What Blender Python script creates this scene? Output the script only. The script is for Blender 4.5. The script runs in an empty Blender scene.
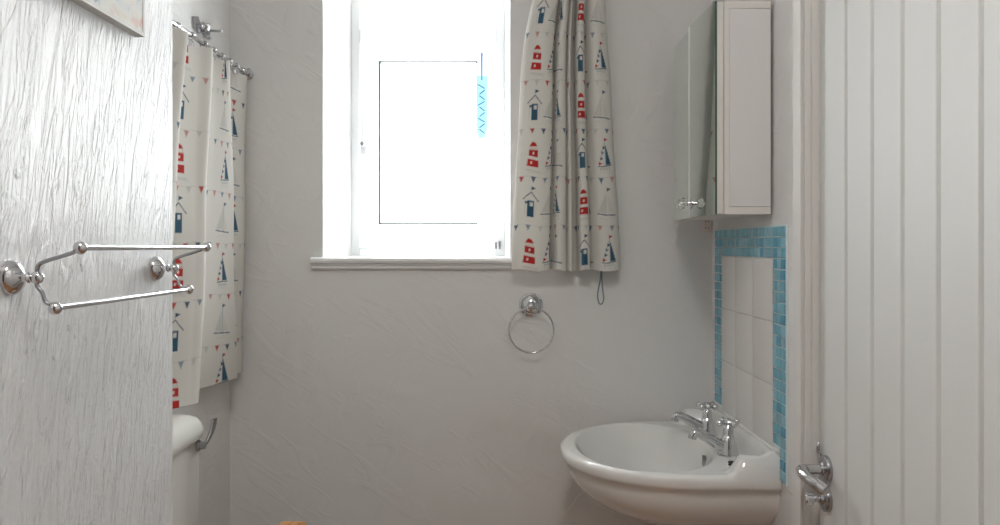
import bpy, math, random
import numpy as np
from mathutils import Vector
random.seed(7)
COL = bpy.context.scene.collection
H = 1.25          # eye height
F = 795.0         # focal length in pixels of a 1000 px wide frame
PI = math.pi

# ------------------------------------------------------------------ materials
def new_mat(name):
    m = bpy.data.materials.new(name); m.use_nodes = True
    return m, m.node_tree, m.node_tree.nodes['Principled BSDF']
def mat(name, col, rough=.5, metal=0., **kw):
    m, nt, b = new_mat(name)
    b.inputs['Base Color'].default_value = (*col, 1)
    b.inputs['Roughness'].default_value = rough
    b.inputs['Metallic'].default_value = metal
    for k, v in kw.items(): b.inputs[k.replace('_', ' ')].default_value = v
    # faint surface unevenness so that no material is a perfectly flat value
    n = nt.nodes.new('ShaderNodeTexNoise'); n.inputs['Scale'].default_value = 60
    tc = nt.nodes.new('ShaderNodeTexCoord'); nt.links.new(tc.outputs['Object'], n.inputs['Vector'])
    r = nt.nodes.new('ShaderNodeMapRange'); r.inputs['To Min'].default_value = max(rough-.03, 0); r.inputs['To Max'].default_value = rough+.03
    nt.links.new(n.outputs['Fac'], r.inputs['Value']); nt.links.new(r.outputs['Result'], b.inputs['Roughness'])
    return m
def plaster(name, col, layers, rough=.55, rot=(0, 0, 0)):
    """painted plaster; layers = [(scale xyz, noise scale, detail, distortion, strength, lo, hi, distance)]"""
    m, nt, b = new_mat(name)
    b.inputs['Base Color'].default_value = (*col, 1); b.inputs['Roughness'].default_value = rough
    tc = nt.nodes.new('ShaderNodeTexCoord'); prev = None
    for (sc, ns, det, dist, st, lo, hi, dd, rt) in layers:
        mp = nt.nodes.new('ShaderNodeMapping'); mp.vector_type = 'TEXTURE'; mp.inputs['Scale'].default_value = tuple(1/q for q in sc); mp.inputs['Rotation'].default_value = rt
        nt.links.new(tc.outputs['Object'], mp.inputs['Vector'])
        n = nt.nodes.new('ShaderNodeTexNoise'); n.inputs['Scale'].default_value = ns
        n.inputs['Detail'].default_value = det; n.inputs['Distortion'].default_value = dist
        nt.links.new(mp.outputs['Vector'], n.inputs['Vector'])
        r = nt.nodes.new('ShaderNodeMapRange'); r.interpolation_type = 'SMOOTHSTEP'
        r.inputs['From Min'].default_value = lo; r.inputs['From Max'].default_value = hi
        nt.links.new(n.outputs['Fac'], r.inputs['Value'])
        bp = nt.nodes.new('ShaderNodeBump'); bp.inputs['Strength'].default_value = st; bp.inputs['Distance'].default_value = dd
        nt.links.new(r.outputs['Result'], bp.inputs['Height'])
        if prev: nt.links.new(prev.outputs['Normal'], bp.inputs['Normal'])
        prev = bp
    nt.links.new(prev.outputs['Normal'], b.inputs['Normal'])
    return m

WALLC = (.80, .79, .775)
M = {}
M['wall'] = plaster('trowelled_white_plaster', WALLC, [
    ((1, 1, 1), 3.2, 2, .6, .5, .3, .7, .012, (0, 0, 0)),
    ((1, 1, 3.4), 5.0, 3, 1.6, .17, .55, .66, .0045, (0, .6, 0)),
    ((4.5, 1, 1), 3.4, 3, 2.0, .15, .57, .64, .0045, (0, .7, 0))], rough=.5)
M['wall_brushed'] = plaster('brushed_white_plaster', (.80, .80, .80), [
    ((1, 1, 1), 4, 2, .5, .4, .3, .7, .01, (0, 0, 0)),
    ((1, 9, 1.0), 8, 4, 1.6, .5, .38, .70, .004, (-.16, 0, 0)),
    ((1, 6, .9), 6, 4, 2.0, .55, .54, .62, .005, (-.36, 0, 0)),
    ((1, 9, 1.0), 7, 3, 1.5, .5, .60, .65, .004, (-.03, 0, 0)),
    ((1, 1, 1), 45, 3, .8, .25, .4, .7, .002, (0, 0, 0))], rough=.38)
M['rear_dark'] = plaster('dark_brown_for_reflections', (.16, .12, .09), [((1, 1, 1), 8, 2, .2, .2, .3, .7, .003, (0, 0, 0))])  # dark brown chosen so the chrome mirrors something dark
M['ceiling'] = plaster('white_ceiling_paint', (.82, .82, .80), [((1, 1, 1), 8, 2, .2, .2, .3, .7, .003, (0, 0, 0))])
M['gloss'] = mat('white_gloss_paint', (.80, .80, .785), .32)
M['frame_white'] = mat('door_frame_paint', (.74, .72, .69), .38)
M['doorpaint'] = mat('satin_white_door_paint', (.72, .72, .70), .55)
M['ceramic'] = mat('white_glazed_ceramic', (.84, .835, .81), .07, 0, Coat_Weight=.4)
M['cistern'] = mat('white_cistern_ceramic', (.78, .78, .74), .12)
M['chrome'] = mat('polished_chrome', (.66, .66, .68), .09, 1)
M['satin'] = mat('satin_chrome', (.42, .42, .44), .22, 1)
M['dark'] = mat('dark_gap_metal', (.03, .03, .03), .4)
M['brass'] = mat('aged_brass', (.35, .25, .08), .35, 1)
M['pine'] = mat('varnished_pine', (.62, .28, .08), .35)
M['mirror'] = mat('silvered_mirror', (.80, .86, .82), .015, 1)
M['greenedge'] = mat('green_glass_edge', (.05, .12, .09), .15)
M['melamine'] = mat('white_melamine', (.80, .785, .775), .4)
M['melamine2'] = mat('white_melamine_edge', (.82, .79, .75), .45)
M['plate'] = mat('pinkish_white_plastic', (.80, .70, .66), .35)
M['slotgrey'] = mat('brown_grey_slot', (.30, .24, .21), .5)
M['tile'] = mat('white_glazed_tile', (.79, .775, .75), .16)
M['grout'] = mat('pale_grout', (.72, .80, .80), .8)
M['grout2'] = mat('white_tile_grout', (.60, .60, .57), .8)
M['sill'] = mat('white_sill_gloss', (.84, .84, .83), .25)
M['cord'] = mat('blue_grey_cord', (.18, .24, .28), .8)
M['plastic'] = mat('white_plastic_pipe', (.80, .79, .77), .35)
M['copper'] = mat('copper_pipe', (.55, .27, .16), .3, 1)
BLUES = [mat('blue_mosaic_glass_%s' % n, c, .12) for n, c in (('pale', (.27, .55, .66)), ('mid', (.17, .44, .57)), ('deep', (.09, .34, .49)), ('teal', (.18, .47, .58)), ('grey', (.26, .46, .55)))]

def glassy(name, tint, gloss=.06):
    m = bpy.data.materials.new(name); m.use_nodes = True; nt = m.node_tree; nt.nodes.clear()
    o = nt.nodes.new('ShaderNodeOutputMaterial'); t = nt.nodes.new('ShaderNodeBsdfTransparent'); g = nt.nodes.new('ShaderNodeBsdfGlossy')
    t.inputs['Color'].default_value = (*tint, 1); g.inputs['Roughness'].default_value = .02
    mx = nt.nodes.new('ShaderNodeMixShader'); mx.inputs['Fac'].default_value = gloss
    nt.links.new(t.outputs[0], mx.inputs[1]); nt.links.new(g.outputs[0], mx.inputs[2]); nt.links.new(mx.outputs[0], o.inputs[0])
    return m
M['glass'] = glassy('window_glass', (.97, .98, .98))
def translucent(name, col, fac, tcol=None, rough=.5):
    m, nt, b = new_mat(name)
    b.inputs['Base Color'].default_value = (*col, 1); b.inputs['Roughness'].default_value = rough
    t = nt.nodes.new('ShaderNodeBsdfTranslucent'); t.inputs['Color'].default_value = (*(tcol or col), 1)
    mx = nt.nodes.new('ShaderNodeMixShader'); mx.inputs['Fac'].default_value = fac
    o = nt.nodes['Material Output']
    nt.links.new(b.outputs[0], mx.inputs[1]); nt.links.new(t.outputs[0], mx.inputs[2]); nt.links.new(mx.outputs[0], o.inputs[0])
    return m, nt, b, t
M['pvc'] = translucent('white_window_plastic', (.90, .91, .91), .24)[0]
M['gasket'] = mat('grey_window_gasket', (.18, .20, .20), .6)
M['spinner'] = glassy('clear_blue_film', (.66, .91, .98), .04)
M['spinner_dark'] = mat('navy_film_marks', (.03, .16, .32), .4)
M['spinner_blue'] = mat('blue_hanging_thread', (.03, .25, .60), .4)
m, nt, b = new_mat('crystal_knob_glass'); b.inputs['Transmission Weight'].default_value = .9; b.inputs['Roughness'].default_value = .03; b.inputs['IOR'].default_value = 1.5
b.inputs['Base Color'].default_value = (.95, .96, .96, 1); M['crystal'] = m

# cloth: print comes from the colour attribute 'print'
m, nt, b, t = translucent('nautical_print_cotton', (.8, .8, .8), .22, rough=.85)
at = nt.nodes.new('ShaderNodeVertexColor'); at.layer_name = 'print'
wv = nt.nodes.new('ShaderNodeTexNoise'); wv.inputs['Scale'].default_value = 900
tc = nt.nodes.new('ShaderNodeTexCoord'); nt.links.new(tc.outputs['Object'], wv.inputs['Vector'])
bp = nt.nodes.new('ShaderNodeBump'); bp.inputs['Strength'].default_value = .15; bp.inputs['Distance'].default_value = .001
nt.links.new(wv.outputs['Fac'], bp.inputs['Height']); nt.links.new(bp.outputs['Normal'], b.inputs['Normal'])
nt.links.new(at.outputs['Color'], b.inputs['Base Color']); nt.links.new(at.outputs['Color'], t.inputs['Color'])
M['cloth'] = m

# wooden floor
m, nt, b = new_mat('orange_oak_floorboards'); b.inputs['Roughness'].default_value = .3
tc = nt.nodes.new('ShaderNodeTexCoord'); mp = nt.nodes.new('ShaderNodeMapping'); mp.inputs['Scale'].default_value = (8, 1.2, 1)
br = nt.nodes.new('ShaderNodeTexBrick'); br.inputs['Scale'].default_value = 1
br.inputs['Color1'].default_value = (.42, .20, .09, 1); br.inputs['Color2'].default_value = (.52, .27, .12, 1); br.inputs['Mortar'].default_value = (.12, .05, .02, 1); br.inputs['Mortar Size'].default_value = .01
nt.links.new(tc.outputs['Object'], mp.inputs['Vector']); nt.links.new(mp.outputs['Vector'], br.inputs['Vector']); nt.links.new(br.outputs['Color'], b.inputs['Base Color'])
M['floor'] = m

# canvas picture: soft pastel blooms
m, nt, b = new_mat('pastel_floral_canvas'); b.inputs['Roughness'].default_value = .6
tc = nt.nodes.new('ShaderNodeTexCoord')
n1 = nt.nodes.new('ShaderNodeTexNoise'); n1.inputs['Scale'].default_value = 14; n1.inputs['Detail'].default_value = 3; n1.inputs['Distortion'].default_value = 1
nt.links.new(tc.outputs['Object'], n1.inputs['Vector'])
cr = nt.nodes.new('ShaderNodeValToRGB'); e = cr.color_ramp.elements
e[0].position = .30; e[0].color = (.62, .20, .22, 1); e[1].position = .66; e[1].color = (.40, .60, .70, 1)
for p, c in ((.38, (.75, .48, .45, 1)), (.44, (.74, .72, .66, 1)), (.50, (.78, .77, .74, 1)), (.56, (.70, .74, .74, 1)), (.60, (.42, .42, .46, 1))):
    k = e.new(p); k.color = c
nt.links.new(n1.outputs['Fac'], cr.inputs['Fac']); nt.links.new(cr.outputs['Color'], b.inputs['Base Color'])
M['canvas'] = m
M['picframe'] = mat('whitewashed_frame', (.66, .65, .62), .5)

def emis(name, col, s):
    m = bpy.data.materials.new(name); m.use_nodes = True; nt = m.node_tree; nt.nodes.clear()
    o = nt.nodes.new('ShaderNodeOutputMaterial'); e = nt.nodes.new('ShaderNodeEmission')
    e.inputs['Color'].default_value = (*col, 1); e.inputs['Strength'].default_value = s
    nt.links.new(e.outputs[0], o.inputs[0]); return m
M['lamp'] = emis('fill_light_glow', (1, .965, .93), 19.0)  # glow of the added fill light

# ------------------------------------------------------------------ mesh helper
class MB:
    def __init__(s): s.v = []; s.f = []; s.m = []; s.c = None
    def add(s, vs, fs, mi=0):
        o = len(s.v); s.v += [tuple(p) for p in vs]; s.f += [tuple(i+o for i in f) for f in fs]; s.m += [mi]*len(fs); return s
    def box(s, x0, x1, y0, y1, z0, z1, mi=0, bv=0):
        if bv <= 0:
            vs = [(x, y, z) for z in (z0, z1) for y in (y0, y1) for x in (x0, x1)]
            return s.add(vs, [(0, 2, 3, 1), (4, 5, 7, 6), (0, 1, 5, 4), (2, 6, 7, 3), (0, 4, 6, 2), (1, 3, 7, 5)], mi)
        import bmesh
        bm = bmesh.new(); bmesh.ops.create_cube(bm, size=1)
        for q in bm.verts: q.co = Vector((x0+(q.co.x+.5)*(x1-x0), y0+(q.co.y+.5)*(y1-y0), z0+(q.co.z+.5)*(z1-z0)))
        bmesh.ops.bevel(bm, geom=bm.edges[:], offset=bv, segments=3, profile=.6, affect='EDGES')
        bm.verts.index_update(); s.add([q.co for q in bm.verts], [[q.index for q in f.verts] for f in bm.faces], mi); bm.free(); return s
    def prism_z(s, pts, z0, z1, mi=0):        # outline in plan
        n = len(pts); vs = [(x, y, z0) for x, y in pts]+[(x, y, z1) for x, y in pts]
        fs = [(i, (i+1) % n, n+(i+1) % n, n+i) for i in range(n)]+[tuple(range(n))[::-1], tuple(range(n, 2*n))]
        return s.add(vs, fs, mi)
    def prism_x(s, pts, x0, x1, mi=0):        # outline in (y, z)
        n = len(pts); vs = [(x0, y, z) for y, z in pts]+[(x1, y, z) for y, z in pts]
        fs = [(i, (i+1) % n, n+(i+1) % n, n+i) for i in range(n)]+[tuple(range(n))[::-1], tuple(range(n, 2*n))]
        return s.add(vs, fs, mi)
    def tube(s, path, r, seg=14, mi=0, cap=True, closed=False):
        P = [Vector(p) for p in path]; n = len(P); R = r if isinstance(r, (list, tuple)) else [r]*n
        vs = []; up = None
        for i in range(n):
            if closed: t = P[(i+1) % n]-P[i-1]
            else: t = P[min(i+1, n-1)]-P[max(i-1, 0)]
            t.normalize()
            if up is None: up = Vector((0, 0, 1)) if abs(t.z) < .9 else Vector((1, 0, 0))
            a = (up-t*up.dot(t)).normalized(); bb = t.cross(a); up = a
            for k in range(seg):
                q = 2*PI*k/seg; vs.append(P[i]+(a*math.cos(q)+bb*math.sin(q))*R[i])
        fs = []
        for i in range(n if closed else n-1):
            j = (i+1) % n
            for k in range(seg): fs.append((i*seg+k, i*seg+(k+1) % seg, j*seg+(k+1) % seg, j*seg+k))
        if cap and not closed: fs += [tuple(range(seg))[::-1], tuple(range((n-1)*seg, n*seg))]
        return s.add(vs, fs, mi)
    def lathe(s, prof, c, ax, seg=28, mi=0):  # prof [(distance along axis, radius)]
        ax = Vector(ax).normalized(); c = Vector(c)
        a = ax.orthogonal().normalized(); bb = ax.cross(a); vs = []
        for d, r in prof:
            for k in range(seg):
                q = 2*PI*k/seg; vs.append(c+ax*d+(a*math.cos(q)+bb*math.sin(q))*max(r, 1e-5))
        fs = [(i*seg+k, i*seg+(k+1) % seg, (i+1)*seg+(k+1) % seg, (i+1)*seg+k) for i in range(len(prof)-1) for k in range(seg)]
        n = len(prof); fs += [tuple(range(seg))[::-1], tuple(range((n-1)*seg, n*seg))]
        return s.add(vs, fs, mi)
    def ball(s, c, r, seg=20, mi=0, sq=1.):
        return s.lathe([(-r*sq*math.cos(PI*i/12), r*math.sin(PI*i/12)) for i in range(13)], c, (0, 0, 1), seg, mi)
    def grid(s, rows, closed=False, mi=0):
        n = len(rows[0]); vs = [p for r in rows for p in r]; fs = []
        for i in range(len(rows)-1):
            for k in range(n if closed else n-1):
                k2 = (k+1) % n; fs.append((i*n+k, i*n+k2, (i+1)*n+k2, (i+1)*n+k))
        return s.add(vs, fs, mi)

def wloc(o):
    p = Vector((0, 0, 0))
    while o: p += Vector(o.location); o = o.parent
    return p
def obj(name, mb, mats, parent=None, origin=None, ang=35, smooth=True):
    if not isinstance(mats, (list, tuple)): mats = [mats]
    org = wloc(parent) if parent else Vector(origin or (0, 0, 0))
    if parent and origin: org = Vector(origin)
    me = bpy.data.meshes.new(name); me.from_pydata([tuple(Vector(p)-org) for p in mb.v], [], mb.f)
    for mm in mats: me.materials.append(mm)
    me.polygons.foreach_set('material_index', mb.m)
    if mb.c is not None:
        ca = me.color_attributes.new('print', 'FLOAT_COLOR', 'POINT'); ca.data.foreach_set('color', mb.c.ravel())
    me.update()
    if mb.c is None:
        import bmesh
        bm = bmesh.new(); bm.from_mesh(me); bmesh.ops.recalc_face_normals(bm, faces=bm.faces[:]); bm.to_mesh(me); bm.free()
    if smooth:
        me.polygons.foreach_set('use_smooth', [True]*len(me.polygons)); me.set_sharp_from_angle(angle=math.radians(ang))
    o = bpy.data.objects.new(name, me); COL.objects.link(o)
    if parent: o.parent = parent; o.location = org-wloc(parent)
    else: o.location = org
    return o
def thing(name, label, cat, loc, group=None):
    o = bpy.data.objects.new(name, None); o.empty_display_size = .05; COL.objects.link(o); o.location = loc
    o['label'] = label; o['category'] = cat
    if group: o['group'] = group
    return o
def tag(o, label, cat, group=None):
    o['label'] = label; o['category'] = cat
    if group: o['group'] = group
    return o
def struct(name, mb, mats, parent=None, **k):
    o = obj(name, mb, mats, parent, **k)
    if not parent: o['kind'] = 'structure'
    return o
def catmull(P, n=10):
    P = [Vector(p) for p in P]; Q = [P[0]*2-P[1]]+P+[P[-1]*2-P[-2]]; out = []
    for i in range(1, len(Q)-2):
        for k in range(n):
            t = k/n; a, b_, c, d = Q[i-1], Q[i], Q[i+1], Q[i+2]
            out.append(.5*((2*b_)+(c-a)*t+(2*a-5*b_+4*c-d)*t*t+(3*b_-a-3*c+d)*t**3))
    out.append(P[-1]); return out

# ------------------------------------------------------------------ the room
XL, XR, YB, YR, ZC = -.72, .565, 2.12, -2.2, 2.38
XN, YC = -.55, 1.341                      # near left wall face, its corner
struct('floor', MB().box(-.9, .9, YR-.2, 2.5, -.05, 0), M['floor'])
struct('ceiling', MB().box(-.9, .9, YR-.2, 2.5, ZC, ZC+.05), M['ceiling'])
ZS = H-.030                               # sill top
WL, WR, WT = -.472, .027, 2.20            # window opening
w = MB()
w.prism_z([(-.9, YB), (WL, YB), (-.446, 2.37), (-.446, 2.45), (-.9, 2.45)], 0, ZC)
w.prism_z([(WR, YB), (.9, YB), (.9, 2.45), (.014, 2.45), (.014, 2.37)], 0, ZC)
w.prism_z([(WL, YB), (WR, YB), (.014, 2.37), (.014, 2.45), (-.446, 2.45), (-.446, 2.37)], 0, ZS-.022)
w.prism_z([(WL, YB), (WR, YB), (.014, 2.37), (.014, 2.45), (-.446, 2.45), (-.446, 2.37)], WT, ZC)
struct('wall_back', w, M['wall'])
struct('wall_left_recess', MB().box(-.9, XL, 1.0, YB, 0, ZC), M['wall'])
struct('wall_left', MB().prism_z([(-.9, YR), (XN, YR), (XN, YC-.006), (XN-.003, YC-.001), (XN-.008, YC), (XN-.045, YC), (XN-.045, 1.0), (-.9, 1.0)], 0, ZC), M['wall_brushed'])
DY0, DY1, DH = .66, 1.403, 2.02           # door leaf extent along y, its height
w = MB(); w.box(XR, .9, 1.41, YB, 0, ZC); w.box(XR, .9, YR, DY0-.01, 0, ZC); w.box(XR, .9, DY0-.01, 1.41, DH+.01, ZC); w.box(.70, .9, DY0-.01, 1.41, 0, DH+.01)
struct('wall_right', w, M['wall'])
struct('wall_rear', MB().box(-.9, .9, YR-.2, YR, 0, ZC), M['rear_dark'])  # unseen wall, set far back and dark to deepen chrome reflections
def skirting(name, x0, x1, y0, y1): struct(name, MB().box(x0, x1, y0, y1, 0, .11, bv=.004), M['gloss'])
skirting('baseboard_back', XL+.001, XR-.001, YB-.015, YB)
skirting('baseboard_left', XN, XN+.015, YR+.001, YC)
skirting('baseboard_right', XR-.015, XR, 1.462, YB-.016)

# architrave round the door, stepped towards the leaf
w = MB()
prof = [(XR, 1.462), (.539, 1.457), (.535, 1.452), (.535, 1.4165), (.546, 1.416), (.546, 1.4125), (.5405, 1.4122), (.5405, 1.4098), (.558, 1.4094), (.558, 1.4074), (.552, 1.4072), (.552, 1.4055), (.5665, 1.4055), (.60, 1.4055), (.60, 1.412), (XR+.001, 1.412)]
NP = len(prof)
w.prism_z(prof, 0, DH+.055)
p2 = [(x, (DY0-.003)-(y-1.4055)) for x, y in prof]
w.prism_z(p2[::-1], 0, DH+.055)
w.add([(x, 1.452, DH+.002+(y-1.4055)) for x, y in prof]+[(x, DY0-.05, DH+.002+(y-1.4055)) for x, y in prof],
      [(i, (i+1) % NP, NP+(i+1) % NP, NP+i) for i in range(NP)]+[tuple(range(NP))[::-1], tuple(range(NP, 2*NP))])
struct('trim_1', w, M['frame_white'], ang=20)

# door leaf: tongue-and-groove boards
door = bpy.data.objects.new('door_1', None); COL.objects.link(door); door.location = (XR, (DY0+DY1)/2, 0); door['kind'] = 'structure'
pts = [(XR, DY1)]
for k in range(7):
    y = 1.2985-.0912*k
    if y-.006 < DY0+.01: break
    pts += [(XR, y+.006), (XR+.001, y+.0048), (XR+.009, y+.0030), (XR+.009, y-.0030), (XR+.001, y-.0048), (XR, y-.006)]
pts += [(XR, DY0), (XR+.035, DY0), (XR+.035, DY1)]
obj('door_leaf', MB().prism_z(pts, .008, DH), M['doorpaint'], door, ang=20)
# lever on its rose, thumb turn below
ly, lz = 1.372, H-.385
lv = obj('lever_rose', MB().lathe([(0, .0235), (.004, .0235), (.007, .0225), (.009, .019), (.010, .012), (.012, .010)], (XR, ly, lz), (-1, 0, 0), 36), M['satin'], door)
pth = catmull([(XR-.008, ly, lz), (XR-.030, ly, lz), (XR-.042, ly-.003, lz), (XR-.051, ly-.018, lz+.001), (XR-.050, ly-.042, lz-.003), (XR-.041, ly-.066, lz-.009), (XR-.033, ly-.078, lz-.013)], 8)
obj('lever_handle', MB().tube(pth, [.0080+.0018*min(1, i/20) for i in range(len(pth))], 18), M['chrome'], lv)
tz = H-.436
tr = obj('thumb_turn_rose', MB().lathe([(0, .0225), (.004, .0225), (.007, .0215), (.009, .018), (.010, .011), (.014, .009)], (XR, ly, tz), (-1, 0, 0), 36), M['satin'], door)
obj('thumb_turn', MB().lathe([(.010, .0055), (.022, .0055), (.024, .0075), (.036, .0075), (.038, .006)], (XR, ly, tz), (-1, 0, 0), 20).box(XR-.037, XR-.024, ly-.002, ly+.002, tz-.011, tz+.011, bv=.001), M['chrome'], tr)
kp = [(XR-.006, DY1-.006+.003*math.cos(a), lz+.030+.009*math.sin(a)) for a in [2*PI*i/20 for i in range(20)]]
w = MB().tube(kp, .0022, 8, closed=True); w.box(XR-.006, XR, DY1-.012, DY1-.001, lz+.004, lz+.022, bv=.001)
w.box(XR-.004, XR, DY1-.010, DY1-.001, lz-.055, lz-.02, bv=.001)
obj('latch_keep', w, M['chrome'], door)

# ------------------------------------------------------------------ window
win = bpy.data.objects.new('window_1', None); COL.objects.link(win); win.location = (-.215, 2.40, ZS); win['kind'] = 'structure'
def ring(mb, x0, x1, z0, z1, wd, y0, y1, mi=0, bv=.004, wb=None):
    wb = wb or wd
    mb.box(x0, x0+wd, y0, y1, z0, z1, mi, bv); mb.box(x1-wd, x1, y0, y1, z0, z1, mi, bv)
    mb.box(x0+wd-.001, x1-wd+.001, y0+.0005, y1, z0, z0+wb, mi, bv); mb.box(x0+wd-.001, x1-wd+.001, y0+.0005, y1, z1-wd, z1, mi, bv)
FX0, FX1 = -.446, .014
w = MB(); ring(w, FX0, FX1, ZS-.002, WT, .026, 2.39, 2.45); w.box(FX0+.02, FX1-.02, 2.3915, 2.45, H+.610, H+.650, bv=.004)
obj('window_frame', w, M['pvc'], win)
SX0, SX1, SZ0, SZ1 = FX0+.024, FX1-.024, ZS+.024, H+.612
sash = obj('casement_sash', (lambda q: (ring(q, SX0, SX1, SZ0, SZ1, .058, 2.377, 2.43, bv=.005, wb=.072), q)[1])(MB()), M['pvc'], win)
gx0, gx1, gz0, gz1 = SX0+.058, SX1-.058, SZ0+.072, SZ1-.058
w = MB(); ring(w, gx0-.001, gx1+.001, gz0-.001, gz1+.001, .0045, 2.384, 2.392, bv=0); w.box(gx0-.002, gx0+.006, 2.383, 2.392, gz0, gz1); w.box(gx0, gx1, 2.383, 2.392, gz0-.002, gz0+.005); obj('gasket', w, M['gasket'], sash)
obj('window_pane', MB().box(gx0, gx1, 2.398, 2.402, gz0, gz1), M['glass'], sash)
top = obj('fanlight_sash', (lambda q: (ring(q, SX0, SX1, H+.648, WT-.024, .045, 2.382, 2.43, bv=.005), q)[1])(MB()), M['pvc'], win)
obj('window_pane', MB().box(SX0+.045, SX1-.045, 2.398, 2.402, H+.693, WT-.069), M['glass'], top)
hx = -.407
w = MB().box(hx-.010, hx+.010, 2.368, 2.378, H+.27, H+.33, bv=.003); w.tube([(hx, 2.372, H+.30), (hx, 2.352, H+.30), (hx+.001, 2.350, H+.36), (hx+.001, 2.350, H+.39)], [.006, .007, .007, .006], 12)
wh = obj('window_handle', w, M['pvc'], sash)
obj('keyhole', MB().lathe([(0, .0055), (.003, .0055)], (hx, 2.347, H+.302), (0, -1, 0), 14), M['satin'], wh)
w = MB().box(-.004, .003, 2.366, 2.39, ZS+.02, ZS+.045, bv=.001); w.box(-.014, -.010, 2.368, 2.378, ZS+.022, ZS+.042)
obj('sash_hinge', w, M['satin'], win)
# moulded sill board
nose = [(YB+.0005, ZS-.0215), (2.392, ZS-.0215), (2.392, ZS), (YB-.018, ZS), (YB-.024, ZS-.003), (YB-.026, ZS-.009), (YB-.024, ZS-.015), (YB-.016, ZS-.018), (YB-.016, ZS-.021), (YB-.013, ZS-.023), (YB-.013, ZS-.029), (YB-.007, ZS-.033), (YB, ZS-.033)]
w = MB()
# board inside the opening follows the splayed reveals, nosing runs past them
w.prism_z([(WL, YB-.001), (WR, YB-.001), (.014, 2.37), (.014, 2.392), (-.446, 2.392), (-.446, 2.37)], ZS-.0215, ZS)
nn = [(y, z) for y, z in nose if y < YB+.0001] + [(YB, ZS)]
nn = [(YB, ZS-.033), (YB, ZS)]+nose[3:-1]
w.prism_x(nn, -.500, .046)
struct('trim_2', w, M['sill'], ang=30)

# hanging blue twist ornament
sp = thing('window_ornament', 'clear blue twisted film ornament with navy zigzag marks hanging at window top right', 'ornament', (-.052, 2.33, H+.33))
ox, oy = -.0535, 2.33
zt = H+(246-53)*2.33/F; z1 = H+(246-76)*2.33/F; z0 = H+(246-138)*2.33/F
obj('hanging_thread', MB().tube([(ox, 2.377, zt+.004), (ox, 2.36, zt+.003), (ox, oy, zt), (ox, oy, z1-.012)], .0022, 8), M['spinner_blue'], sp)
rows = []
for i in range(49):
    t = i/48; a = .25*math.sin(t*PI*5); z = z1+(z0-z1)*t; hw = .0165*(1 if t < .85 else 1-.5*(t-.85)/.15)
    rows.append([(ox+hw*u*math.cos(a), oy+hw*u*math.sin(a)+.006*math.sin(t*PI*5), z) for u in (-1, -.5, 0, .5, 1)])
w = MB().grid(rows); o = obj('twisted_film', w, M['spinner'], sp); md = o.modifiers.new('t', 'SOLIDIFY'); md.thickness = .0012
w = MB()
for i in range(9):
    t = .18+i*.09; z = z1+(z0-z1)*t; s = 1 if i % 2 else -1
    w.tube([(ox-.011*(.6 if i % 3 else 1), oy-.010, z-.006*s), (ox+.009, oy-.010, z+.006*s)], .0018, 6)
obj('zigzag_mark', w, M['spinner_dark'], sp)

# ------------------------------------------------------------------ printed cloth
NAVY, RED, GREY, PINK, TAUPE, PALE, CREAM = map(np.array, ((.045, .10, .17), (.58, .035, .03), (.24, .30, .37), (.62, .30, .27), (.52, .43, .36), (.66, .66, .62), (.84, .82, .77)))
def paint(U, V, C, poly, col, aa=.0011, a=1.):
    P = np.array(poly, float); x0, y0 = P.min(0)-.003; x1, y1 = P.max(0)+.003
    idx = np.nonzero((U > x0) & (U < x1) & (V > y0) & (V < y1))[0]
    if len(idx) == 0: return
    x = U[idx]; y = V[idx]; d = np.full(len(idx), 1e9); ins = np.zeros(len(idx), bool)
    for i in range(len(P)):
        ax, ay = P[i]; bx, by = P[(i+1) % len(P)]; ex, ey = bx-ax, by-ay
        t = np.clip(((x-ax)*ex+(y-ay)*ey)/(ex*ex+ey*ey+1e-12), 0, 1)
        d = np.minimum(d, np.hypot(x-ax-t*ex, y-ay-t*ey))
        c = ((ay > y) != (by > y)) & (x < ex*(y-ay)/(ey if abs(ey) > 1e-9 else 1e-9)+ax); ins ^= c
    sd = np.where(ins, d, -d); k = np.clip(sd/aa+.5, 0, 1)[:, None]*a
    C[idx, :3] = C[idx, :3]*(1-k)+col*k
def line(U, V, C, a, b, wd, col, al=1.):
    ax, ay = a; bx, by = b; L = math.hypot(bx-ax, by-ay); nx, ny = -(by-ay)/L*wd/2, (bx-ax)/L*wd/2
    paint(U, V, C, [(ax+nx, ay+ny), (bx+nx, by+ny), (bx-nx, by-ny), (ax-nx, ay-ny)], col, a=al)
def disc(U, V, C, x, y, r, col, al=1.): paint(U, V, C, [(x+r*math.cos(q), y+r*math.sin(q)) for q in [k*PI/5 for k in range(10)]], col, a=al)
def rect(U, V, C, x, y, w_, h, col, al=1.): paint(U, V, C, [(x-w_/2, y), (x+w_/2, y), (x+w_/2, y+h), (x-w_/2, y+h)], col, a=al)
def lighthouse(U, V, C, x, y):     # y = bottom of motif, upwards
    paint(U, V, C, [(x-.011, y+.066), (x+.011, y+.066), (x+.006, y+.074), (x-.002, y+.078), (x-.007, y+.073)], RED)
    for q in (-.010, -.005, 0, .005, .010): line(U, V, C, (x+q, y+.058), (x+q, y+.066), .0008, PINK, .7)
    line(U, V, C, (x-.012, y+.058), (x+.012, y+.058), .0012, PINK, .8)
    paint(U, V, C, [(x-.0125, y+.040), (x+.0135, y+.039), (x+.0125, y+.056), (x-.0115, y+.057)], RED)
    paint(U, V, C, [(x-.016, y+.014), (x+.0155, y+.013), (x+.0145, y+.031), (x-.0145, y+.032)], RED)
    rect(U, V, C, x+.001, y+.045, .005, .006, CREAM); rect(U, V, C, x-.005, y+.020, .005, .006, CREAM)
    line(U, V, C, (x-.018, y+.004), (x+.022, y+.002), .0035, PALE, .8); line(U, V, C, (x-.010, y-.001), (x+.026, y-.002), .002, PALE, .7)
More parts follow.
